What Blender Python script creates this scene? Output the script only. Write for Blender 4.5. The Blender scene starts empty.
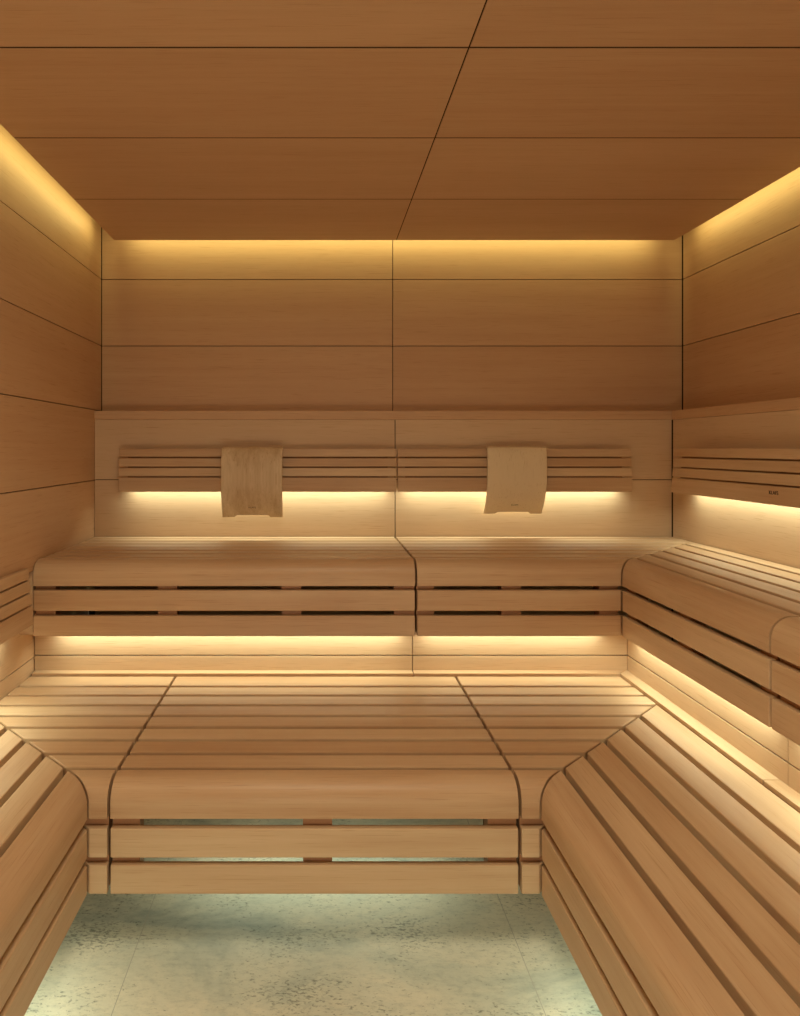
import bpy, bmesh, math, random
from mathutils import Vector
random.seed(7)
SC = bpy.context.scene
COL = SC.collection
H = 1.29            # eye height; every z below is written relative to the eye, y = distance into the room

# ------------------------------------------------------------------ camera, exposure, world, fill light
F = 710.0
cam_d = bpy.data.cameras.new('camera'); cam = bpy.data.objects.new('camera', cam_d); COL.objects.link(cam)
cam_d.sensor_fit = 'VERTICAL'; cam_d.sensor_height = 36.0; cam_d.lens = 36.0*F/1016
cam_d.shift_x = (400-318)/1016; cam_d.shift_y = (448-508)/1016
cam_d.clip_start = 0.05; cam_d.clip_end = 50
cam.location = (0, 0, H); cam.rotation_euler = (math.pi/2, 0, 0)
SC.camera = cam
SC.view_settings.view_transform = 'Standard'; SC.view_settings.look = 'None'
SC.view_settings.exposure = 0.0; SC.view_settings.gamma = 1.0; SC.view_settings.use_curve_mapping = False
w = bpy.data.worlds.new('world'); SC.world = w; w.use_nodes = True
w.node_tree.nodes['Background'].inputs[0].default_value = (1.0, .82, .58, 1)
w.node_tree.nodes['Background'].inputs[1].default_value = 0.10

LED = (.91, 1.0, .76)
COVE = (1.0, .92, .36)
def area(name, loc, size, power, color, rot=(0, 0, 0), parent=None, spread=math.pi):
    d = bpy.data.lights.new(name, 'AREA'); d.shape = 'RECTANGLE'; d.size, d.size_y = size
    d.energy = power; d.color = color; d.spread = spread
    o = bpy.data.objects.new(name, d); COL.objects.link(o)
    o.location = (loc[0], loc[1], loc[2]+H); o.rotation_euler = rot
    if parent:
        o.location = Vector(o.location) - Vector(parent.location); o.parent = parent
    return o
# soft fill added at the open front behind the viewer, source unseen
P_FRONT, P_LED, P_COVE, P_FLOOR, P_CEIL_FILL = 12.0, 1.4, 1.2, 1.7, 18.5
area('front_fill_light', (0.0, -0.60, -1.05), (1.1, .42), P_FRONT, (1.0, .88, .66), rot=(math.pi/2+.45, 0, 0))

# round lamp added out of view over the aisle to brighten floor and seats
DL = (0.05, .78, .927)
sd = bpy.data.lights.new('ceiling_fill_light', 'AREA'); sd.shape = 'DISK'; sd.size = .72; sd.energy = P_CEIL_FILL; sd.color = (1.0, .92, .68)
so = bpy.data.objects.new('ceiling_fill_light', sd); COL.objects.link(so); so.location = (DL[0], DL[1], DL[2]+H)

# ------------------------------------------------------------------ materials
def new_mat(name):
    m = bpy.data.materials.new(name); m.use_nodes = True
    nt = m.node_tree; b = nt.nodes['Principled BSDF']
    return m, nt, b
def wood(name, axis, light=(.60, .36, .19), dark=(.44, .225, .10), rough=.5, figure=.5, streak=.5, scale=1.0, seed=0, island=.5):
    """fine straight grain along `axis`, a broad soft figure, and one tone per board"""
    m, nt, b = new_mat(name); N = nt.nodes; L = nt.links
    tc = N.new('ShaderNodeTexCoord'); geo = N.new('ShaderNodeNewGeometry')
    off = N.new('ShaderNodeVectorMath'); off.operation = 'MULTIPLY_ADD'
    cmb = N.new('ShaderNodeCombineXYZ')
    for i in range(3): L.new(geo.outputs['Random Per Island'], cmb.inputs[i])
    off.inputs[1].default_value = (37, 53, 71); off.inputs[2].default_value = (seed, seed*1.7, seed*2.3)
    L.new(cmb.outputs[0], off.inputs[0])
    add = N.new('ShaderNodeVectorMath'); add.operation = 'ADD'
    L.new(tc.outputs['Object'], add.inputs[0]); L.new(off.outputs[0], add.inputs[1])
    def mapped(along, across):
        mp = N.new('ShaderNodeMapping'); s = [across*scale]*3; s['xyz'.index(axis)] = along*scale
        mp.inputs['Scale'].default_value = s; L.new(add.outputs[0], mp.inputs['Vector']); return mp
    def noise(mp, detail, rough_, dist=0.0):
        n = N.new('ShaderNodeTexNoise'); n.inputs['Scale'].default_value = 1.0; n.inputs['Detail'].default_value = detail
        n.inputs['Roughness'].default_value = rough_; n.inputs['Distortion'].default_value = dist
        L.new(mp.outputs[0], n.inputs['Vector']); return n
    fine = noise(mapped(3.0, 230), 4, .65, .3)
    mid = noise(mapped(.9, 38), 3, .55, .5)
    broad = noise(mapped(.8, 4.5), 2, .5, .7)
    def term(src, k, prev=None):
        a = N.new('ShaderNodeMath'); a.operation = 'MULTIPLY_ADD'
        s = N.new('ShaderNodeMath'); s.operation = 'SUBTRACT'; s.inputs[1].default_value = .5
        L.new(src, s.inputs[0]); L.new(s.outputs[0], a.inputs[0]); a.inputs[1].default_value = k
        if prev is None: a.inputs[2].default_value = .5
        else: L.new(prev, a.inputs[2])
        return a.outputs[0]
    v = term(fine.outputs['Fac'], .55*streak)
    v = term(mid.outputs['Fac'], 1.3*streak, v)
    v = term(broad.outputs['Fac'], 1.5*figure, v)
    v = term(geo.outputs['Random Per Island'], island, v)
    mx = N.new('ShaderNodeMix'); mx.data_type = 'RGBA'; mx.clamp_factor = True
    mx.inputs[6].default_value = (*dark, 1); mx.inputs[7].default_value = (*light, 1)
    L.new(v, mx.inputs[0])
    # short dark pores
    pr = N.new('ShaderNodeTexNoise'); pr.inputs['Scale'].default_value = 1; pr.inputs['Detail'].default_value = 1
    L.new(mapped(9, 420).outputs[0], pr.inputs['Vector'])
    cr = N.new('ShaderNodeValToRGB'); cr.color_ramp.elements[0].position = .26; cr.color_ramp.elements[0].color = (.86, .80, .74, 1)
    cr.color_ramp.elements[1].position = .38; cr.color_ramp.elements[1].color = (1, 1, 1, 1)
    L.new(pr.outputs['Fac'], cr.inputs[0])
    ml = N.new('ShaderNodeMix'); ml.data_type = 'RGBA'; ml.blend_type = 'MULTIPLY'; ml.inputs[0].default_value = 1
    L.new(mx.outputs[2], ml.inputs[6]); L.new(cr.outputs[0], ml.inputs[7])
    L.new(ml.outputs[2], b.inputs['Base Color'])
    b.inputs['Roughness'].default_value = rough; b.inputs['Specular IOR Level'].default_value = .35
    bp = N.new('ShaderNodeBump'); bp.inputs['Strength'].default_value = .06; bp.inputs['Distance'].default_value = .002
    L.new(fine.outputs['Fac'], bp.inputs['Height']); L.new(bp.outputs[0], b.inputs['Normal'])
    return m
def plain(name, col, rough=.6, metal=0.0):
    m, nt, b = new_mat(name); N = nt.nodes; L = nt.links
    tc = N.new('ShaderNodeTexCoord'); n = N.new('ShaderNodeTexNoise'); n.inputs['Scale'].default_value = 60.0
    L.new(tc.outputs['Object'], n.inputs['Vector'])
    mx = N.new('ShaderNodeMix'); mx.data_type = 'RGBA'
    mx.inputs[6].default_value = (*[c*.85 for c in col], 1); mx.inputs[7].default_value = (*[min(1, c*1.1) for c in col], 1)
    L.new(n.outputs['Fac'], mx.inputs[0]); L.new(mx.outputs[2], b.inputs['Base Color'])
    b.inputs['Roughness'].default_value = rough; b.inputs['Metallic'].default_value = metal
    return m
M = {}
PAN = dict(light=(.66, .465, .29), dark=(.54, .34, .195), figure=.45, streak=.42, island=.35, rough=.55)  # paler than the upper boards: strip-light glow put into the wood tone
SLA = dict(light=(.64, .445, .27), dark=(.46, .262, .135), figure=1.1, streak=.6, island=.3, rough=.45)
UPP = dict(PAN, light=(.64, .41, .24), dark=(.50, .285, .15))  # redder, darker copy: dim bounced light put into upper walls and ceiling
M['upper_x'] = wood('upper_panel_dimmed_across', 'x', seed=3, **UPP)
M['upper_y'] = wood('upper_panel_dimmed_along', 'y', seed=9, **UPP)
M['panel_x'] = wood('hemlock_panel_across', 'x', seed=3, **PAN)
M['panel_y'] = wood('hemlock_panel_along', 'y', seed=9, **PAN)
M['ceil_x'] = wood('hemlock_ceiling_dimmed', 'x', seed=21, **UPP)
M['slat_x'] = wood('alder_slat_across', 'x', seed=5, **SLA)
M['slat_y'] = wood('alder_slat_along', 'y', seed=12, **SLA)
M['head_pale'] = wood('pale_veneer', 'z', light=(.76, .60, .39), dark=(.66, .50, .31), figure=.2, streak=.4, island=0, scale=.6, seed=44)
M['head_z'] = wood('striped_veneer', 'z', light=(.77, .60, .39), dark=(.46, .30, .16), figure=.1, streak=1.3, island=0, scale=.42, seed=31)
M['frame'] = wood('bearer_wood', 'y', light=(.50, .26, .13), dark=(.36, .17, .08), seed=17, figure=.3, streak=.4)
M['backing'] = plain('joint_shadow_board', (.055, .028, .014), .9)
M['backing'].node_tree.nodes['Principled BSDF'].inputs['Specular IOR Level'].default_value = 0
M['metal'] = plain('brushed_aluminium', (.6, .58, .54), .35, 1.0)
M['burn'] = plain('burnt_mark', (.035, .018, .010), .8)

def stone():
    m, nt, b = new_mat('grey_green_stone'); N = nt.nodes; L = nt.links
    tco = N.new('ShaderNodeTexCoord'); tc = N.new('ShaderNodeMapping'); tc.inputs['Scale'].default_value = (.6, 1.15, 1); tc.inputs['Location'].default_value = (4.3, 7.9, 0)
    L.new(tco.outputs['Object'], tc.inputs['Vector'])
    def noise(s, d, r, dist=0):
        n = N.new('ShaderNodeTexNoise'); n.inputs['Scale'].default_value = s; n.inputs['Detail'].default_value = d
        n.inputs['Roughness'].default_value = r; n.inputs['Distortion'].default_value = dist
        L.new(tc.outputs[0], n.inputs['Vector']); return n
    def ramp(src, stops):
        c = N.new('ShaderNodeValToRGB'); e = c.color_ramp.elements
        e[0].position, e[0].color = stops[0][0], (*stops[0][1], 1); e[1].position, e[1].color = stops[-1][0], (*stops[-1][1], 1)
        for p, col in stops[1:-1]:
            q = e.new(p); q.color = (*col, 1)
        L.new(src, c.inputs[0]); return c.outputs[0]
    def mul(a, bb):
        x = N.new('ShaderNodeMix'); x.data_type = 'RGBA'; x.blend_type = 'MULTIPLY'; x.inputs[0].default_value = 1
        L.new(a, x.inputs[6]); L.new(bb, x.inputs[7]); return x.outputs[2]
    base = ramp(noise(3.2, 6, .62, .6).outputs['Fac'], [(.32, (.40, .47, .42)), (.47, (.68, .71, .59)), (.62, (.84, .82, .66))])
    fine = ramp(noise(55, 6, .75).outputs['Fac'], [(.30, (.72, .74, .74)), (.5, (.95, .95, .93)), (.72, (1, 1, 1))])
    # dark pits gathered in patches
    n1 = noise(120, 5, .66, .35); n2 = noise(5.0, 3, .6)
    s = N.new('ShaderNodeMath'); s.operation = 'MULTIPLY_ADD'; s.inputs[1].default_value = .45
    L.new(n2.outputs['Fac'], s.inputs[0]); L.new(n1.outputs['Fac'], s.inputs[2])
    pits = ramp(s.outputs[0], [(.0, (1, 1, 1)), (.80, (1, 1, 1)), (.90, (.45, .47, .45))])
    L.new(mul(mul(base, fine), pits), b.inputs['Base Color'])
    b.inputs['Roughness'].default_value = .55
    bp = N.new('ShaderNodeBump'); bp.inputs['Strength'].default_value = .25; bp.inputs['Distance'].default_value = .003
    L.new(n1.outputs['Fac'], bp.inputs['Height']); L.new(bp.outputs[0], b.inputs['Normal'])
    return m
M['stone'] = stone()
M['grout'] = plain('pale_grout', (.50, .50, .42), .9)

# ------------------------------------------------------------------ builders
def obj(name, bm, mats, parent=None, bevel=0.0, seg=2, smooth=False, kind=None):
    bmesh.ops.recalc_face_normals(bm, faces=bm.faces)
    me = bpy.data.meshes.new(name)
    off = Vector(parent['_w']) if parent is not None else Vector((0, 0, 0))
    for v in bm.verts: v.co.z += H
    if parent is not None:
        for v in bm.verts: v.co -= off
    bm.to_mesh(me); bm.free()
    for m in (mats if isinstance(mats, (list, tuple)) else [mats]): me.materials.append(m)
    o = bpy.data.objects.new(name, me); COL.objects.link(o)
    if parent is not None: o.parent = parent
    if kind: o['kind'] = kind
    if smooth:
        me.polygons.foreach_set('use_smooth', [True]*len(me.polygons)); me.set_sharp_from_angle(angle=math.radians(32))
    if bevel:
        b = o.modifiers.new('bevel', 'BEVEL'); b.width = bevel; b.segments = seg; b.limit_method = 'ANGLE'; b.angle_limit = math.radians(40)
        b.harden_normals = False
    return o
def child(name, bm, mats, parent, top, **k):
    """a sub-part: parent is a part of the thing `top`"""
    o = obj(name, bm, mats, top, **k); o.parent = parent; return o
def thing(name, label, cat, base, group=None):
    o = bpy.data.objects.new(name, None); COL.objects.link(o); o.empty_display_size = .1
    o.location = (base[0], base[1], base[2]+H)
    o['_w'] = tuple(o.location); o['label'] = label; o['category'] = cat
    if group: o['group'] = group
    return o
def box(bm, x0, x1, y0, y1, z0, z1, mi=0):
    vs = [bm.verts.new((x, y, z)) for x in (x0, x1) for y in (y0, y1) for z in (z0, z1)]
    for f in ((0, 1, 3, 2), (4, 6, 7, 5), (0, 4, 5, 1), (2, 3, 7, 6), (0, 2, 6, 4), (1, 5, 7, 3)):
        bm.faces.new([vs[i] for i in f]).material_index = mi
def sweep(bm, prof, axis, lo, hi, mi=0):
    """prof: ring of (u,z); swept along axis between lo(u) and hi(u); u is y for axis x, x for axis y"""
    lo = lo if callable(lo) else (lambda u, c=lo: c); hi = hi if callable(hi) else (lambda u, c=hi: c)
    P = (lambda t, u, z: (t, u, z)) if axis == 'x' else (lambda t, u, z: (u, t, z))
    a = [bm.verts.new(P(lo(u), u, z)) for u, z in prof]; b = [bm.verts.new(P(hi(u), u, z)) for u, z in prof]
    n = len(prof)
    for i in range(n): bm.faces.new((a[i], a[(i+1) % n], b[(i+1) % n], b[i])).material_index = mi
    for ring in (a, b):
        if n == 6:                                   # slat with a kink in its end: two flat halves
            bm.faces.new((ring[0], ring[1], ring[4], ring[5])); bm.faces.new((ring[1], ring[2], ring[3], ring[4]))
        else: bm.faces.new(ring)
def slat(bm, axis, a, b, z0, z1, lo, hi, kink=None):
    if kink is not None and min(a, b)+.003 < kink < max(a, b)-.003:
        prof = [(a, z0), (kink, z0), (b, z0), (b, z1), (kink, z1), (a, z1)]
    else: prof = [(a, z0), (b, z0), (b, z1), (a, z1)]
    sweep(bm, prof, axis, lo, hi)
def nose_profile(front, s, top, drop, width=.0735, r=.052, t=.026):
    """rounded front board: front = plane of the face, s = +1 when the bench lies on the + side of it"""
    p = [(0, -drop), (0, -r)]
    for i in range(1, 10):
        a = math.pi/2*i/9; p.append((r-r*math.cos(a), -r+r*math.sin(a)))
    p += [(width, 0), (width, -t)]
    ri = r-t+.004
    for i in range(0, 7):
        a = math.pi/2*(1-i/6); p.append((t+ri-ri*math.cos(a), -t-ri+ri*math.sin(a)))
    p += [(t, -drop)]
    return [(front+s*u, top+z) for u, z in p]

PITCH, SW = .092, .0735
def bench(name, label, cat, axis, front, s, top, back, lo, hi, blocks, aprons, nose_drop, floor_legs=None,
          kink=None, group=None, last=None, base_z=-H, slat_t=.032, mitre_lo=None):
    """axis: direction the slats run; front: face plane; s: side the bench lies on"""
    mat = M['slat_'+axis]
    c = (lo(back)+hi(back))/2 if callable(lo) else None
    l0 = lo(front+s*.03); h0 = hi(front+s*.03); mid = (l0+h0)/2
    base = (mid, front+s*abs(back-front)/2, base_z) if axis == 'x' else (front+s*abs(back-front)/2, mid, base_z)
    t = thing(name, label, cat, base, group)
    bm = bmesh.new(); sweep(bm, nose_profile(front, s, top, nose_drop), axis, lo, hi)
    obj('nose_board', bm, mat, t, smooth=True)
    bm = bmesh.new(); k = 1; depth = abs(back-front)
    while True:
        a = k*PITCH; b = min(a+SW, depth-.004)
        if depth-.004-(a+SW) < PITCH-SW+.015: b = depth-.004     # the last slat reaches the ledge
        if b-a < .015 or a > depth-.02: break
        slat(bm, axis, front+s*a, front+s*b, top-slat_t, top, lo, hi, kink)
        k += 1
    obj('seat_slats', bm, mat, t, bevel=.0028)
    for (z1, z0) in aprons:
        bm = bmesh.new(); slat(bm, axis, front, front+s*.020, z0, z1, lo, hi)
        obj('apron_board', bm, mat, t, bevel=.0025)
    zb = aprons[-1][1]+.006
    for i, (b0, b1, back_to) in enumerate(blocks):
        bm = bmesh.new()
        u0, u1, ub = front+s*.0205, front+s*.062, front+s*min(depth-.012, back_to)
        zt = top-slat_t-.0005
        prof = [(u0, zb), (u1, zb), (u1, zt-.05), (ub, zt-.05), (ub, zt), (front+s*.086, zt), (front+s*.0755, top-.09), (u0, top-.09)]
        sweep(bm, prof, axis, b0, b1)
        obj('bearer', bm, M['frame'], t)
    if floor_legs:
        for (p, u) in floor_legs:
            bm = bmesh.new()
            if axis == 'x': box(bm, p-.03, p+.03, u-.025, u+.025, -H, top-slat_t-.052)
            else: box(bm, u-.025, u+.025, p-.03, p+.03, -H, top-slat_t-.052)
            obj('leg', bm, M['frame'], t, bevel=.003)
    return t

# ------------------------------------------------------------------ setting
XL, XR, YB = -1.0053, 1.693, 3.30        # upper wall faces
XL2, XR2, YB2 = -1.065, 1.5925, 3.194    # lower-left wall face, lining panel faces right and back
YF, ZC, CZ = -0.60, .940, 1.10           # front of room, ceiling panels, roof above the cove
G = .0018
def panels(name, mat, rects, plane, thick, axis, sign, back=.02, corner=None):
    """rects (a0,a1,z0,z1) on plane; sign: side the boards extend to, away from the room"""
    bm = bmesh.new()
    for a0, a1, z0, z1 in rects:
        p0, p1 = sorted((plane, plane+sign*thick))
        if axis == 'x': box(bm, a0+G, a1-G, p0, p1, z0+G, z1-G)
        else: box(bm, p0, p1, a0+G, a1-G, z0+G, z1-G)
    A0 = min(r[0] for r in rects); A1 = max(r[1] for r in rects); Z0 = min(r[2] for r in rects); Z1 = max(r[3] for r in rects)
    p0, p1 = sorted((plane+sign*thick*.35, plane+sign*(thick+back)))
    # dark backing seen only as the shadow line in the joints
    if axis == 'x': box(bm, A0-.03, A1+.03, *sorted((plane+sign*(thick+.0005), plane+sign*(thick+back))), Z0, Z1, 1)
    else: box(bm, *sorted((plane+sign*(thick+.0005), plane+sign*(thick+back))), A0, A1, Z0, Z1, 1)
    if corner:                              # recessed dark joint where two walls meet
        c0, c1 = corner; box(bm, *sorted((plane+sign*.0015, plane+sign*thick)), c0, c1, Z0, Z1, 1)
    return obj(name, bm, [mat, M['backing']], kind='structure')
JZ = [CZ, .783, .474, .172, -.145]
XJ = .347
rects = []
for z1, z0 in zip(JZ[:2]+[.474], [.783, .474, .165]):
    rects += [(XL, XJ, z0, z1), (XJ, XR, z0, z1)]
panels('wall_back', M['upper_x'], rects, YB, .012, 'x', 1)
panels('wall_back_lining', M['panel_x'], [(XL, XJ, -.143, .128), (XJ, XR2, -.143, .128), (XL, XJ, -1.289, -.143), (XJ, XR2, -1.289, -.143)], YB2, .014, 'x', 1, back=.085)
bm = bmesh.new(); box(bm, XL, XR2+.0, YB2-.002, YB-.001, .1272, .1670); obj('trim_1', bm, M['upper_x'], bevel=.0012, kind='structure')
bm = bmesh.new(); box(bm, XR2-.002, XR-.001, YF, YB2-.0035, .1272, .1670)
obj('trim_2', bm, M['upper_y'], bevel=.0012, kind='structure')
bm = bmesh.new(); box(bm, XR2+.0005, XR-.001, YB2-.002, YB-.001, .1272, .1670); obj('trim_3', bm, M['upper_x'], bevel=.0012, kind='structure')
YJ = 1.45
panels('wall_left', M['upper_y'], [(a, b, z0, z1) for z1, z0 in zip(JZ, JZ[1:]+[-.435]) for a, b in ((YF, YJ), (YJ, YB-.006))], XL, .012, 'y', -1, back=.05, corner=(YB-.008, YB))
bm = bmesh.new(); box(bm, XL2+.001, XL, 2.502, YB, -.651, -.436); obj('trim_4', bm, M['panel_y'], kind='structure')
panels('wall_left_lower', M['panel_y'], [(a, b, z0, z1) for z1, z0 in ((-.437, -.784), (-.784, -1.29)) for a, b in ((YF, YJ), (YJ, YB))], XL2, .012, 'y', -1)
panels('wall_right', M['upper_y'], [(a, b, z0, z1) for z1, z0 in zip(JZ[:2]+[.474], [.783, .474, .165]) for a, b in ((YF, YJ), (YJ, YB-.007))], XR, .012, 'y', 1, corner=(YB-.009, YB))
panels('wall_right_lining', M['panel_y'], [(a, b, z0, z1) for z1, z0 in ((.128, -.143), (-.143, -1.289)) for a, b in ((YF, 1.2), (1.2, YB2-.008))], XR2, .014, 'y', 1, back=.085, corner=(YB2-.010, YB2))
# front wall beside and above a wide opening left for the front fill (behind the viewer)
bm = bmesh.new()
box(bm, XL-.06, -.95, YF-.04, YF, -H, CZ); box(bm, 1.55, XR+.03, YF-.04, YF, -H, CZ); box(bm, -.95, 1.55, YF-.04, YF, .86, CZ)
obj('wall_front', bm, M['panel_x'], kind='structure')
# ceiling: hung panels with a light gap round them, roof board above
CX0, CX1, CYB = -.9236, 1.6140, 3.215
cj = [CYB, 2.684, 2.153, 1.667, 1.136, .605, .074, YF+.10]
bm = bmesh.new()
for b, a in zip(cj, cj[1:]):
    for x0, x1 in ((CX0, .3545), (.3545, CX1)): box(bm, x0+.002, x1-.002, a+.0036, b-.0036, ZC, ZC+.016)
for y in cj[1:-1]: box(bm, CX0+.002, CX1-.002, y-.0034, y+.0034, ZC+.0012, ZC+.016, 1)
box(bm, .3545-.0018, .3545+.0018, YF+.10, CYB-.002, ZC+.0018, ZC+.016, 1)
box(bm, CX0+.002, CX1-.002, YF+.10, CYB-.002, ZC+.0165, ZC+.03, 1)
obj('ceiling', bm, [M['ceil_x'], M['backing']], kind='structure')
bm = bmesh.new(); box(bm, XL-.06, XR+.06, YF-.04, YB+.04, CZ, CZ+.03); obj('ceiling_roof', bm, M['panel_x'], kind='structure')
# floor: large stone tiles, pale joints
bm = bmesh.new()
fx = [-1.455, -.470, .518, 1.80]; fy = [YF-.3, .55, 1.54, 2.53, YB]
for x0, x1 in zip(fx, fx[1:]):
    for y0, y1 in zip(fy, fy[1:]): box(bm, x0+.001, x1-.001, y0+.001, y1-.001, -1.30, -1.29)
box(bm, fx[0], fx[-1], fy[0], fy[-1], -1.32, -1.2903, 1)
obj('floor', bm, [M['stone'], M['grout']], kind='structure')

# ------------------------------------------------------------------ upper benches
def led(parent, top, name, p0, p1, axis, u, z, power, color=LED, down=True, body=True, w=.012, tilt=0.0, spread=2.5):
    """light profile with its tape: a slim channel and the light it gives, both fixed to `parent`"""
    L = p1-p0; m = (p0+p1)/2
    loc = (m, u, z) if axis == 'x' else (u, m, z)
    if body:
        bm = bmesh.new(); h = .004 if down else -.004; s0, s1 = sorted((z+h*.3, z+h*2.2))
        if axis == 'x': box(bm, p0, p1, u-.008, u+.008, s0, s1)
        else: box(bm, u-.008, u+.008, p0, p1, s0, s1)
        obj('light_channel', bm, M['metal'], top)
    if axis == 'x': rot = (tilt + (0 if down else math.pi), 0, 0); size = (L, w)
    else: rot = (0, tilt + (0 if down else math.pi), 0); size = (w, L)
    return area(name, loc, size, power*L, color, rot, top, spread)

ZU, YUF, XUF = -.398, 2.495, 1.068
APU = ((-.5007, -.5728), (-.590, -.6620))
g = .0042
mitre_u = lambda y: min(XUF+(y-YUF)-g, XR2-.002)
b = bench('sauna_bench', 'upper slatted wooden bench section against back wall, ending at the left wall', 'bench', 'x', YUF, 1, ZU, YB2-.004,
          lambda y: XL+.004, lambda y: .345-g, [(-1.0, -.93, 9), (-.567, -.4994, 9), (-.1286, -.0592, 9), (.269, .341, 9)], APU, .087,
          group='upper benches')
UP1 = b
def kink_at(front_y, front_x, wall): return front_y+(wall-front_x)+g
UP2 = bench('sauna_bench', 'upper slatted wooden bench section along back wall that runs into the right corner', 'bench', 'x', YUF, 1, ZU, YB2-.004,
          lambda y: .345+g, mitre_u, [(.349, .411, 9), (.65, .719, 9), (.996, 1.062, .10)], APU, .087, kink=kink_at(YUF, XUF, XR2-.002), group='upper benches')
UP3 = bench('sauna_bench', 'upper slatted wooden bench on the right, from the corner mitre to the first side joint', 'bench', 'y', XUF, 1, ZU, XR2-.002,
          lambda x: 1.678+g, lambda x: YUF+(x-XUF)-g, [(2.43, 2.49, .10), (2.07, 2.145, 9), (1.682, 1.745, 9)], APU, .087, group='upper benches')
UP4 = bench('sauna_bench', 'upper slatted wooden bench at the right picture edge, nearest to the viewer', 'bench', 'y', XUF, 1, ZU, XR2-.002,
          lambda x: .70, lambda x: 1.678-g, [(1.60, 1.672, 9), (1.15, 1.22, 9), (.71, .78, 9)], APU, .087, group='upper benches')
ZL, YLF = -.842, 1.782
YR, XRR = 2.66, 1.160          # riser faces under the upper benches
def riser(t, axis, plane, a0, a1, lab0=None):
    for z1, z0 in ((-.664, -.7750), (-.7790, -1.288)):
        bm = bmesh.new()
        if axis == 'x': box(bm, a0, a1, plane, plane+.018, z0, z1)
        else: box(bm, plane, plane+.018, a0, a1, z0, z1)
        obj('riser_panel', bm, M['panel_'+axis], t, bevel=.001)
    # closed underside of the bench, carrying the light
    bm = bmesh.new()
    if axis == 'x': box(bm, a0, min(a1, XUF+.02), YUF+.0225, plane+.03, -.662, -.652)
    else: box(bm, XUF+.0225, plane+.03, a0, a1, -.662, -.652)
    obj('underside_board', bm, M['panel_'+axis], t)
    # raised light ledge at the foot of the riser
    bm = bmesh.new()
    if axis == 'x': box(bm, a0+(.0 if a0 > -.9 else .004), a1, plane-.038, plane-.0005, -.868, -.832)
    else: box(bm, plane-.038, plane-.0005, a0, a1, -.868, -.832)
    return bm
def ledge(t, bm, axis): obj('ledge_strip', bm, M['slat_'+axis], t, bevel=.0015)
bm = riser(UP1, 'x', YR, XL2+.003, .352); ledge(UP1, bm, 'x')
bm = riser(UP2, 'x', YR, .355, XRR-.001); ledge_bm = bm; bm.free()
bm = bmesh.new(); sweep(bm, [(YR-.038, -.868), (YR-.0005, -.868), (YR-.0005, -.832), (YR-.038, -.832)], 'x', .355, lambda y: XRR-.044+(y-(YR-.038))-.001); ledge(UP2, bm, 'x')
bm = riser(UP3, 'y', XRR, 1.754, YR+.016); bm.free()
bm = bmesh.new(); sweep(bm, [(XRR-.044, -.868), (XRR-.0005, -.868), (XRR-.0005, -.832), (XRR-.044, -.832)], 'y', 1.782, lambda x: YR-.038+(x-(XRR-.044))-.001); ledge(UP3, bm, 'y')
bm = riser(UP4, 'y', XRR, .70, 1.751); bm.free()
bm = bmesh.new(); box(bm, XRR-.044, XRR-.0005, .70, 1.779, -.868, -.832); ledge(UP4, bm, 'y')
led(UP1, UP1, 'bench_light', -.97, .315, 'x', 2.628, -.672, P_LED)
led(UP2, UP2, 'bench_light', .385, 1.05, 'x', 2.628, -.672, P_LED)
led(UP3, UP3, 'bench_light', 1.79, 2.58, 'y', 1.130, -.672, P_LED)
led(UP4, UP4, 'bench_light', .75, 1.71, 'y', 1.130, -.672, P_LED)

# ------------------------------------------------------------------ lower benches
APL = ((-.9555, -1.029), (-1.0475, -1.120))
XLI, XRI = -.5785, .5597
YLB = YR-.0385
WL = XL2+.003
low_l = lambda y: max(XLI-(y-YLF)+g, WL)
XRB = XRR-.0445
low_r = lambda y: min(XRI+(y-YLF)-g, XRB-.002)
LM = bench('sauna_bench', 'lower slatted wooden bench in the middle, facing the viewer above the stone floor', 'bench', 'x', YLF, 1, ZL, YLB,
      lambda y: -.5255+g, lambda y: .5075-g, [(-.521, -.452, 9), (-.038, .036, 9), (.431, .503, 9)], APL, .0887,
      floor_legs=[(0, 2.45)], group='lower benches')
bench('corner_bench', 'lower slatted wooden corner piece between the middle and the left bench', 'bench', 'x', YLF, 1, ZL, YLB,
      low_l, lambda y: -.5255-g, [(-.598, -.531, .05)], APL, .0887, kink=YLF+(XLI-WL)+g,
      floor_legs=[(-.95, 2.5)], group='lower benches')
bench('corner_bench', 'lower slatted wooden corner piece between the middle and the right bench', 'bench', 'x', YLF, 1, ZL, YLB,
      lambda y: .5075+g, low_r, [(.512, .578, .05)], APL, .0887, kink=YLF+(XRB-.002-XRI)+g,
      floor_legs=[(1.02, 2.5)], group='lower benches')
LL = bench('side_bench', 'lower slatted wooden bench along the left wall, in the bottom left corner', 'bench', 'y', XLI, -1, ZL, WL-.002,
      lambda x: .15, lambda x: YLF+(XLI-x)-g, [(1.70, 1.76, .10), (1.20, 1.27, 9), (.66, .73, 9), (.17, .24, 9)], APL, .0887,
      floor_legs=[(1.235, -.99), (.695, -.99)], group='lower benches')
LR = bench('side_bench', 'lower slatted wooden bench along the right side, wide slats running towards the viewer', 'bench', 'y', XRI, 1, ZL, XRB,
      lambda x: .15, lambda x: YLF+(x-XRI)-g, [(1.70, 1.76, .10), (1.265, 1.335, 9), (.75, .82, 9), (.17, .24, 9)], APL, .0887,
      floor_legs=[(1.30, 1.05), (.785, 1.05)], group='lower benches')

led(LM, LM, 'floor_light', -.36, .36, 'x', 2.15, -1.06, P_FLOOR*.8, spread=math.pi)
led(LL, LL, 'floor_light', .25, 1.70, 'y', XLI-.12, -1.085, P_FLOOR, spread=math.pi)
led(LR, LR, 'floor_light', .25, 1.70, 'y', XRI+.12, -1.085, P_FLOOR, spread=math.pi)

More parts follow.
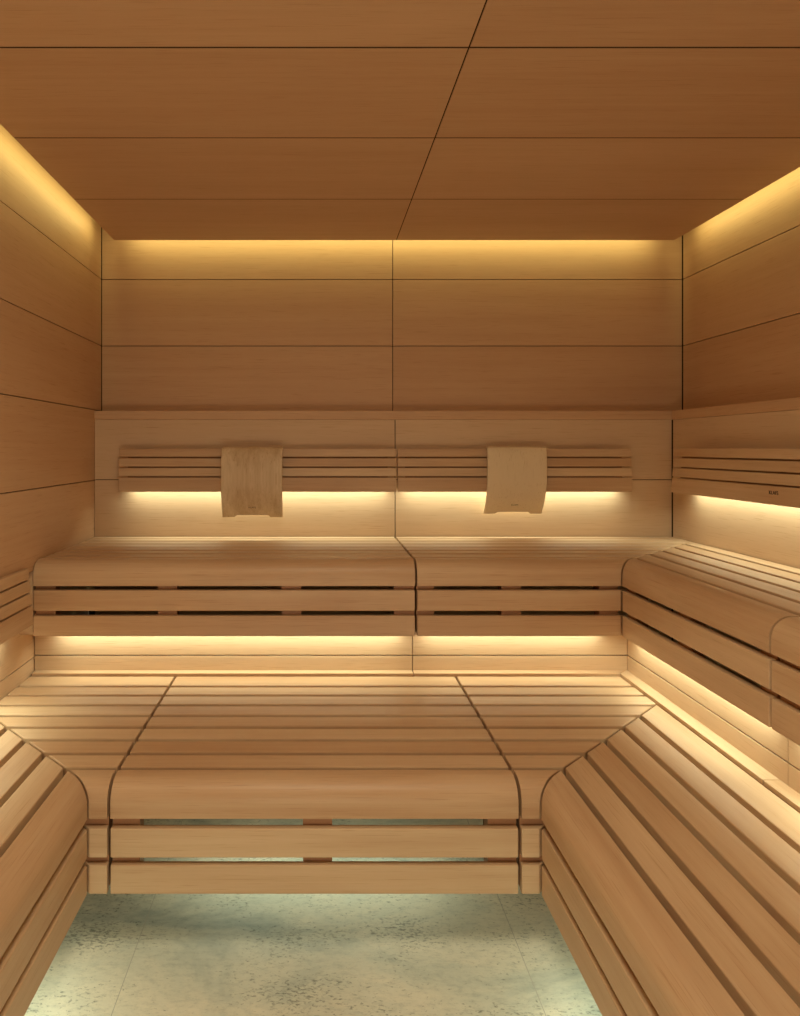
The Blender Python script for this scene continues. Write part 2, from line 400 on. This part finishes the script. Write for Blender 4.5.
# ------------------------------------------------------------------ backrests
def text_mesh(word, height, place):
    cu = bpy.data.curves.new('letters', 'FONT'); cu.body = word; cu.size = 1; cu.extrude = .02; cu.align_x = 'CENTER'; cu.align_y = 'CENTER'
    o = bpy.data.objects.new('letters', cu); COL.objects.link(o)
    me = bpy.data.meshes.new_from_object(o.evaluated_get(bpy.context.evaluated_depsgraph_get()))
    bpy.data.objects.remove(o); bpy.data.curves.remove(cu)
    bm = bmesh.new(); bm.from_mesh(me); bpy.data.meshes.remove(me)
    zs = [v.co.y for v in bm.verts]; k = height/(max(zs)-min(zs))
    for v in bm.verts: v.co = place(v.co.x*k, v.co.y*k, v.co.z*.02)
    return bm
def backrest(label, axis, p0, p1, wall, s, ztop, zbot, out_top, out_bot, lp0, lp1, group, lu=.034, lz=None, pw=1.2):
    """s: direction from wall to room along the other axis"""
    mat = M['slat_'+axis]
    mid = (p0+p1)/2; base = (mid, wall+s*.04, zbot) if axis == 'x' else (wall+s*.04, mid, zbot)
    t = thing('backrest', label, 'backrest', base, group)
    hgt = ztop-zbot; d = hgt/.184
    zs = [0, .0340, .0400, .0755, .0815, .1170, .1230, .184]
    bm = bmesh.new()
    f = lambda dz: wall+s*(out_top+(out_bot-out_top)*dz/.184)
    for a, b_ in ((0, 1), (2, 3), (4, 5), (6, 7)):
        za, zb_ = zs[a], zs[b_]
        sweep(bm, [(f(za), ztop-za*d), (f(zb_), ztop-zb_*d), (f(zb_)-s*.017, ztop-zb_*d), (f(za)-s*.017, ztop-za*d)], axis, p0, p1)
    obj('slats', bm, mat, t, bevel=.0016)
    bm = bmesh.new(); sweep(bm, [(f(.012)-s*.018, ztop-.012), (f(.15)-s*.018, ztop-.15), (f(.15)-s*.026, ztop-.15), (f(.012)-s*.026, ztop-.012)], axis, p0+.035, p1-.035)
    obj('back_board', bm, M['frame'], t)
    n = 3 if p1-p0 > 1 else 2
    for i in range(n):
        q = p0+.10+(p1-p0-.20)*i/(n-1)
        bm = bmesh.new(); sweep(bm, [(f(.03)-s*.0265, ztop-.03), (f(.12)-s*.0265, ztop-.12), (wall+s*.0008, ztop-.12), (wall+s*.0008, ztop-.03)], axis, q-.02, q+.02)
        obj('wall_bracket', bm, M['frame'], t)
    led(t, t, 'backrest_light', lp0, lp1, axis, wall+s*lu, lz if lz else ztop-.158*d, P_LED*pw)
    return t, f
B1, _ = backrest('slatted wooden backrest on back wall, the one nearer the left wall', 'x', -.873, .342, YB2, -1, -.004, -.192, .075, .090, -.84, .315, 'backrests')
B2, _ = backrest('slatted wooden backrest on back wall, the one nearer the right corner', 'x', .3495, 1.375, YB2, -1, -.004, -.192, .075, .090, .375, 1.345, 'backrests')
B3, f3 = backrest('slatted wooden backrest on the right wall with a small burnt word mark', 'y', 1.70, 3.01, XR2, -1, -.002, -.187, .082, .097, 1.75, 2.985, 'backrests')
B4, _ = backrest('slatted wooden backrest low on the left wall above the lower bench', 'y', 1.25, 2.415, XL2, 1, -.410, -.600, .080, .098, 1.28, 2.37, 'backrests', lu=.036, lz=-.592, pw=1.6)
fx_ = f3(.150)
bm = text_mesh('KLAFS', .0125, lambda x, y, z: Vector((fx_-.0004-z-(-.08)*y*-1*0, 2.335-x, -.148+y)))
obj('word_mark', bm, M['burn'], B3)['label'] = 'small dark burnt word mark'

# ------------------------------------------------------------------ headrests: bent boards hung over the backrests
def headrest(label, cx, w, path, zb, group, mat, roll=0.0):
    t = thing('headrest', label, 'headrest', (cx, path[-1][0], zb), group)
    # resample the path with a spline
    pts = []
    n = len(path)
    for i in range(n-1):
        p0 = path[max(i-1, 0)]; p1 = path[i]; p2 = path[i+1]; p3 = path[min(i+2, n-1)]
        for k in range(6):
            u = k/6
            pts.append(tuple(.5*((2*p1[j])+(-p0[j]+p2[j])*u+(2*p0[j]-5*p1[j]+4*p2[j]-p3[j])*u*u+(-p0[j]+3*p1[j]-3*p2[j]+p3[j])*u**3) for j in (0, 1)))
    pts.append(path[-1])
    cum = [0]
    for a, b_ in zip(pts, pts[1:]): cum.append(cum[-1]+math.hypot(b_[0]-a[0], b_[1]-a[1]))
    L = cum[-1]
    def at(sd):
        sd = max(0, min(L, sd))
        for i in range(len(cum)-1):
            if cum[i+1] >= sd:
                k = (sd-cum[i])/max(1e-9, cum[i+1]-cum[i]); return [pts[i][j]+(pts[i+1][j]-pts[i][j])*k for j in (0, 1)]
        return pts[-1]
    xs = [-.5, -.44, -.37, -.295, -.265, -.20, -.1, 0, .1, .20, .265, .295, .37, .44, .5]
    def end(x):
        a = abs(x); return L-(.011 if a <= .265 else (.011*(.295-a)/.03 if a < .295 else 0))
    bm = bmesh.new(); R = 40; grid = []
    for i in range(R+1):
        row = []
        for x in xs:
            y, z = at(end(x)*i/R); X = cx+x*w
            row.append(bm.verts.new((X+roll*(z-path[0][1]), y, z)))
        grid.append(row)
    for i in range(R):
        for j in range(len(xs)-1): bm.faces.new((grid[i][j], grid[i+1][j], grid[i+1][j+1], grid[i][j+1]))
    o = obj('curved_board', bm, mat, t, smooth=True)
    # normals face the room; thickness grows behind
    sol = o.modifiers.new('thickness', 'SOLIDIFY'); sol.thickness = .009; sol.offset = -1
    me = o.data
    if sum(p.normal.y for p in me.polygons) > 0: me.flip_normals()
    bv = o.modifiers.new('bevel', 'BEVEL'); bv.width = .0025; bv.segments = 2; bv.limit_method = 'ANGLE'; bv.angle_limit = math.radians(50)
    y0, z0 = at(L-.052); y1, z1 = at(L-.040)
    sl = (y1-y0)/(z1-z0)
    bm = text_mesh('KLAFS', .0065, lambda x, y, z: Vector((cx+x*1.25+roll*(z0-path[0][1]), y0+sl*(y)-.0006-z, z0+y)))
    obj('word_mark', bm, M['burn'], t)['label'] = 'small dark burnt word mark'
    return t
hp1 = [(3.128, .0050), (3.100, .0052), (3.076, -.003), (3.058, -.035), (3.043, -.095), (3.042, -.160), (3.062, -.235), (3.098, -.303)]
hp2 = [(3.128, .0060), (3.108, .0065), (3.092, -.001), (3.083, -.035), (3.078, -.095), (3.080, -.160), (3.100, -.225), (3.146, -.292)]
headrest('curved wooden headrest hung over the backrest nearer the left wall, darker striped grain', -.285, .263, hp1, -.303, 'headrests', M['head_z'])
headrest('curved wooden headrest hung over the backrest nearer the right corner, plain pale grain', .866, .258, hp2, -.292, 'headrests', M['head_pale'], roll=.012)

# ------------------------------------------------------------------ cove lights above the hung ceiling
def cove(axis, p0, p1, u, side):
    z = ZC+.045
    t = thing('cove_light', {'b': 'warm cove light strip hidden above the back edge of the ceiling', 'l': 'warm cove light strip above the ceiling edge along the left wall',
                             'r': 'warm cove light strip above the ceiling edge along the right wall'}[side], 'light strip',
              ((p0+p1)/2, u, ZC+.031) if axis == 'x' else (u, (p0+p1)/2, ZC+.031), 'cove lights')
    s = {'b': -1, 'l': 1, 'r': -1}[side]
    bm = bmesh.new()
    if axis == 'x': box(bm, p0, p1, *sorted((u+s*.002, u+s*.014)), ZC+.0305, z+.012)
    else: box(bm, *sorted((u+s*.002, u+s*.014)), p0, p1, ZC+.0305, z+.012)
    obj('light_channel', bm, M['metal'], t)
    L = p1-p0; m = (p0+p1)/2
    if side == 'b': area('cove_glow', (m, u, z), (L, .014), P_COVE*L, COVE, (math.pi/2-.5, 0, 0), t)
    if side == 'l': area('cove_glow', (u, m, z), (.014, L), P_COVE*L, COVE, (0, math.pi/2-.5, 0), t)
    if side == 'r': area('cove_glow', (u, m, z), (.014, L), P_COVE*L, COVE, (0, -math.pi/2+.5, 0), t)
cove('x', -.87, 1.55, CYB-.004, 'b')
cove('y', .0, 3.16, CX0+.004, 'l')
cove('y', .0, 3.16, CX1-.004, 'r')

t = thing('added_ceiling_lamp', 'added flat round lamp with metal rim on the wooden ceiling, out of view above the aisle', 'lamp', (DL[0], DL[1], ZC))  # body made up for the unseen fill above the aisle
bm = bmesh.new(); n = 48
rings = [[bm.verts.new((DL[0]+rr*math.cos(2*math.pi*i/n), DL[1]+rr*math.sin(2*math.pi*i/n), zz)) for i in range(n)] for rr, zz in ((.364, ZC-.0005), (.378, ZC-.0005), (.378, ZC-.016), (.364, ZC-.018))]
for a, b in zip(rings, rings[1:]+rings[:1]):
    for i in range(n): bm.faces.new((a[i], a[(i+1) % n], b[(i+1) % n], b[i]))
obj('metal_rim', bm, M['metal'], t, smooth=True)

for o in SC.objects:
    if '_w' in o: del o['_w']
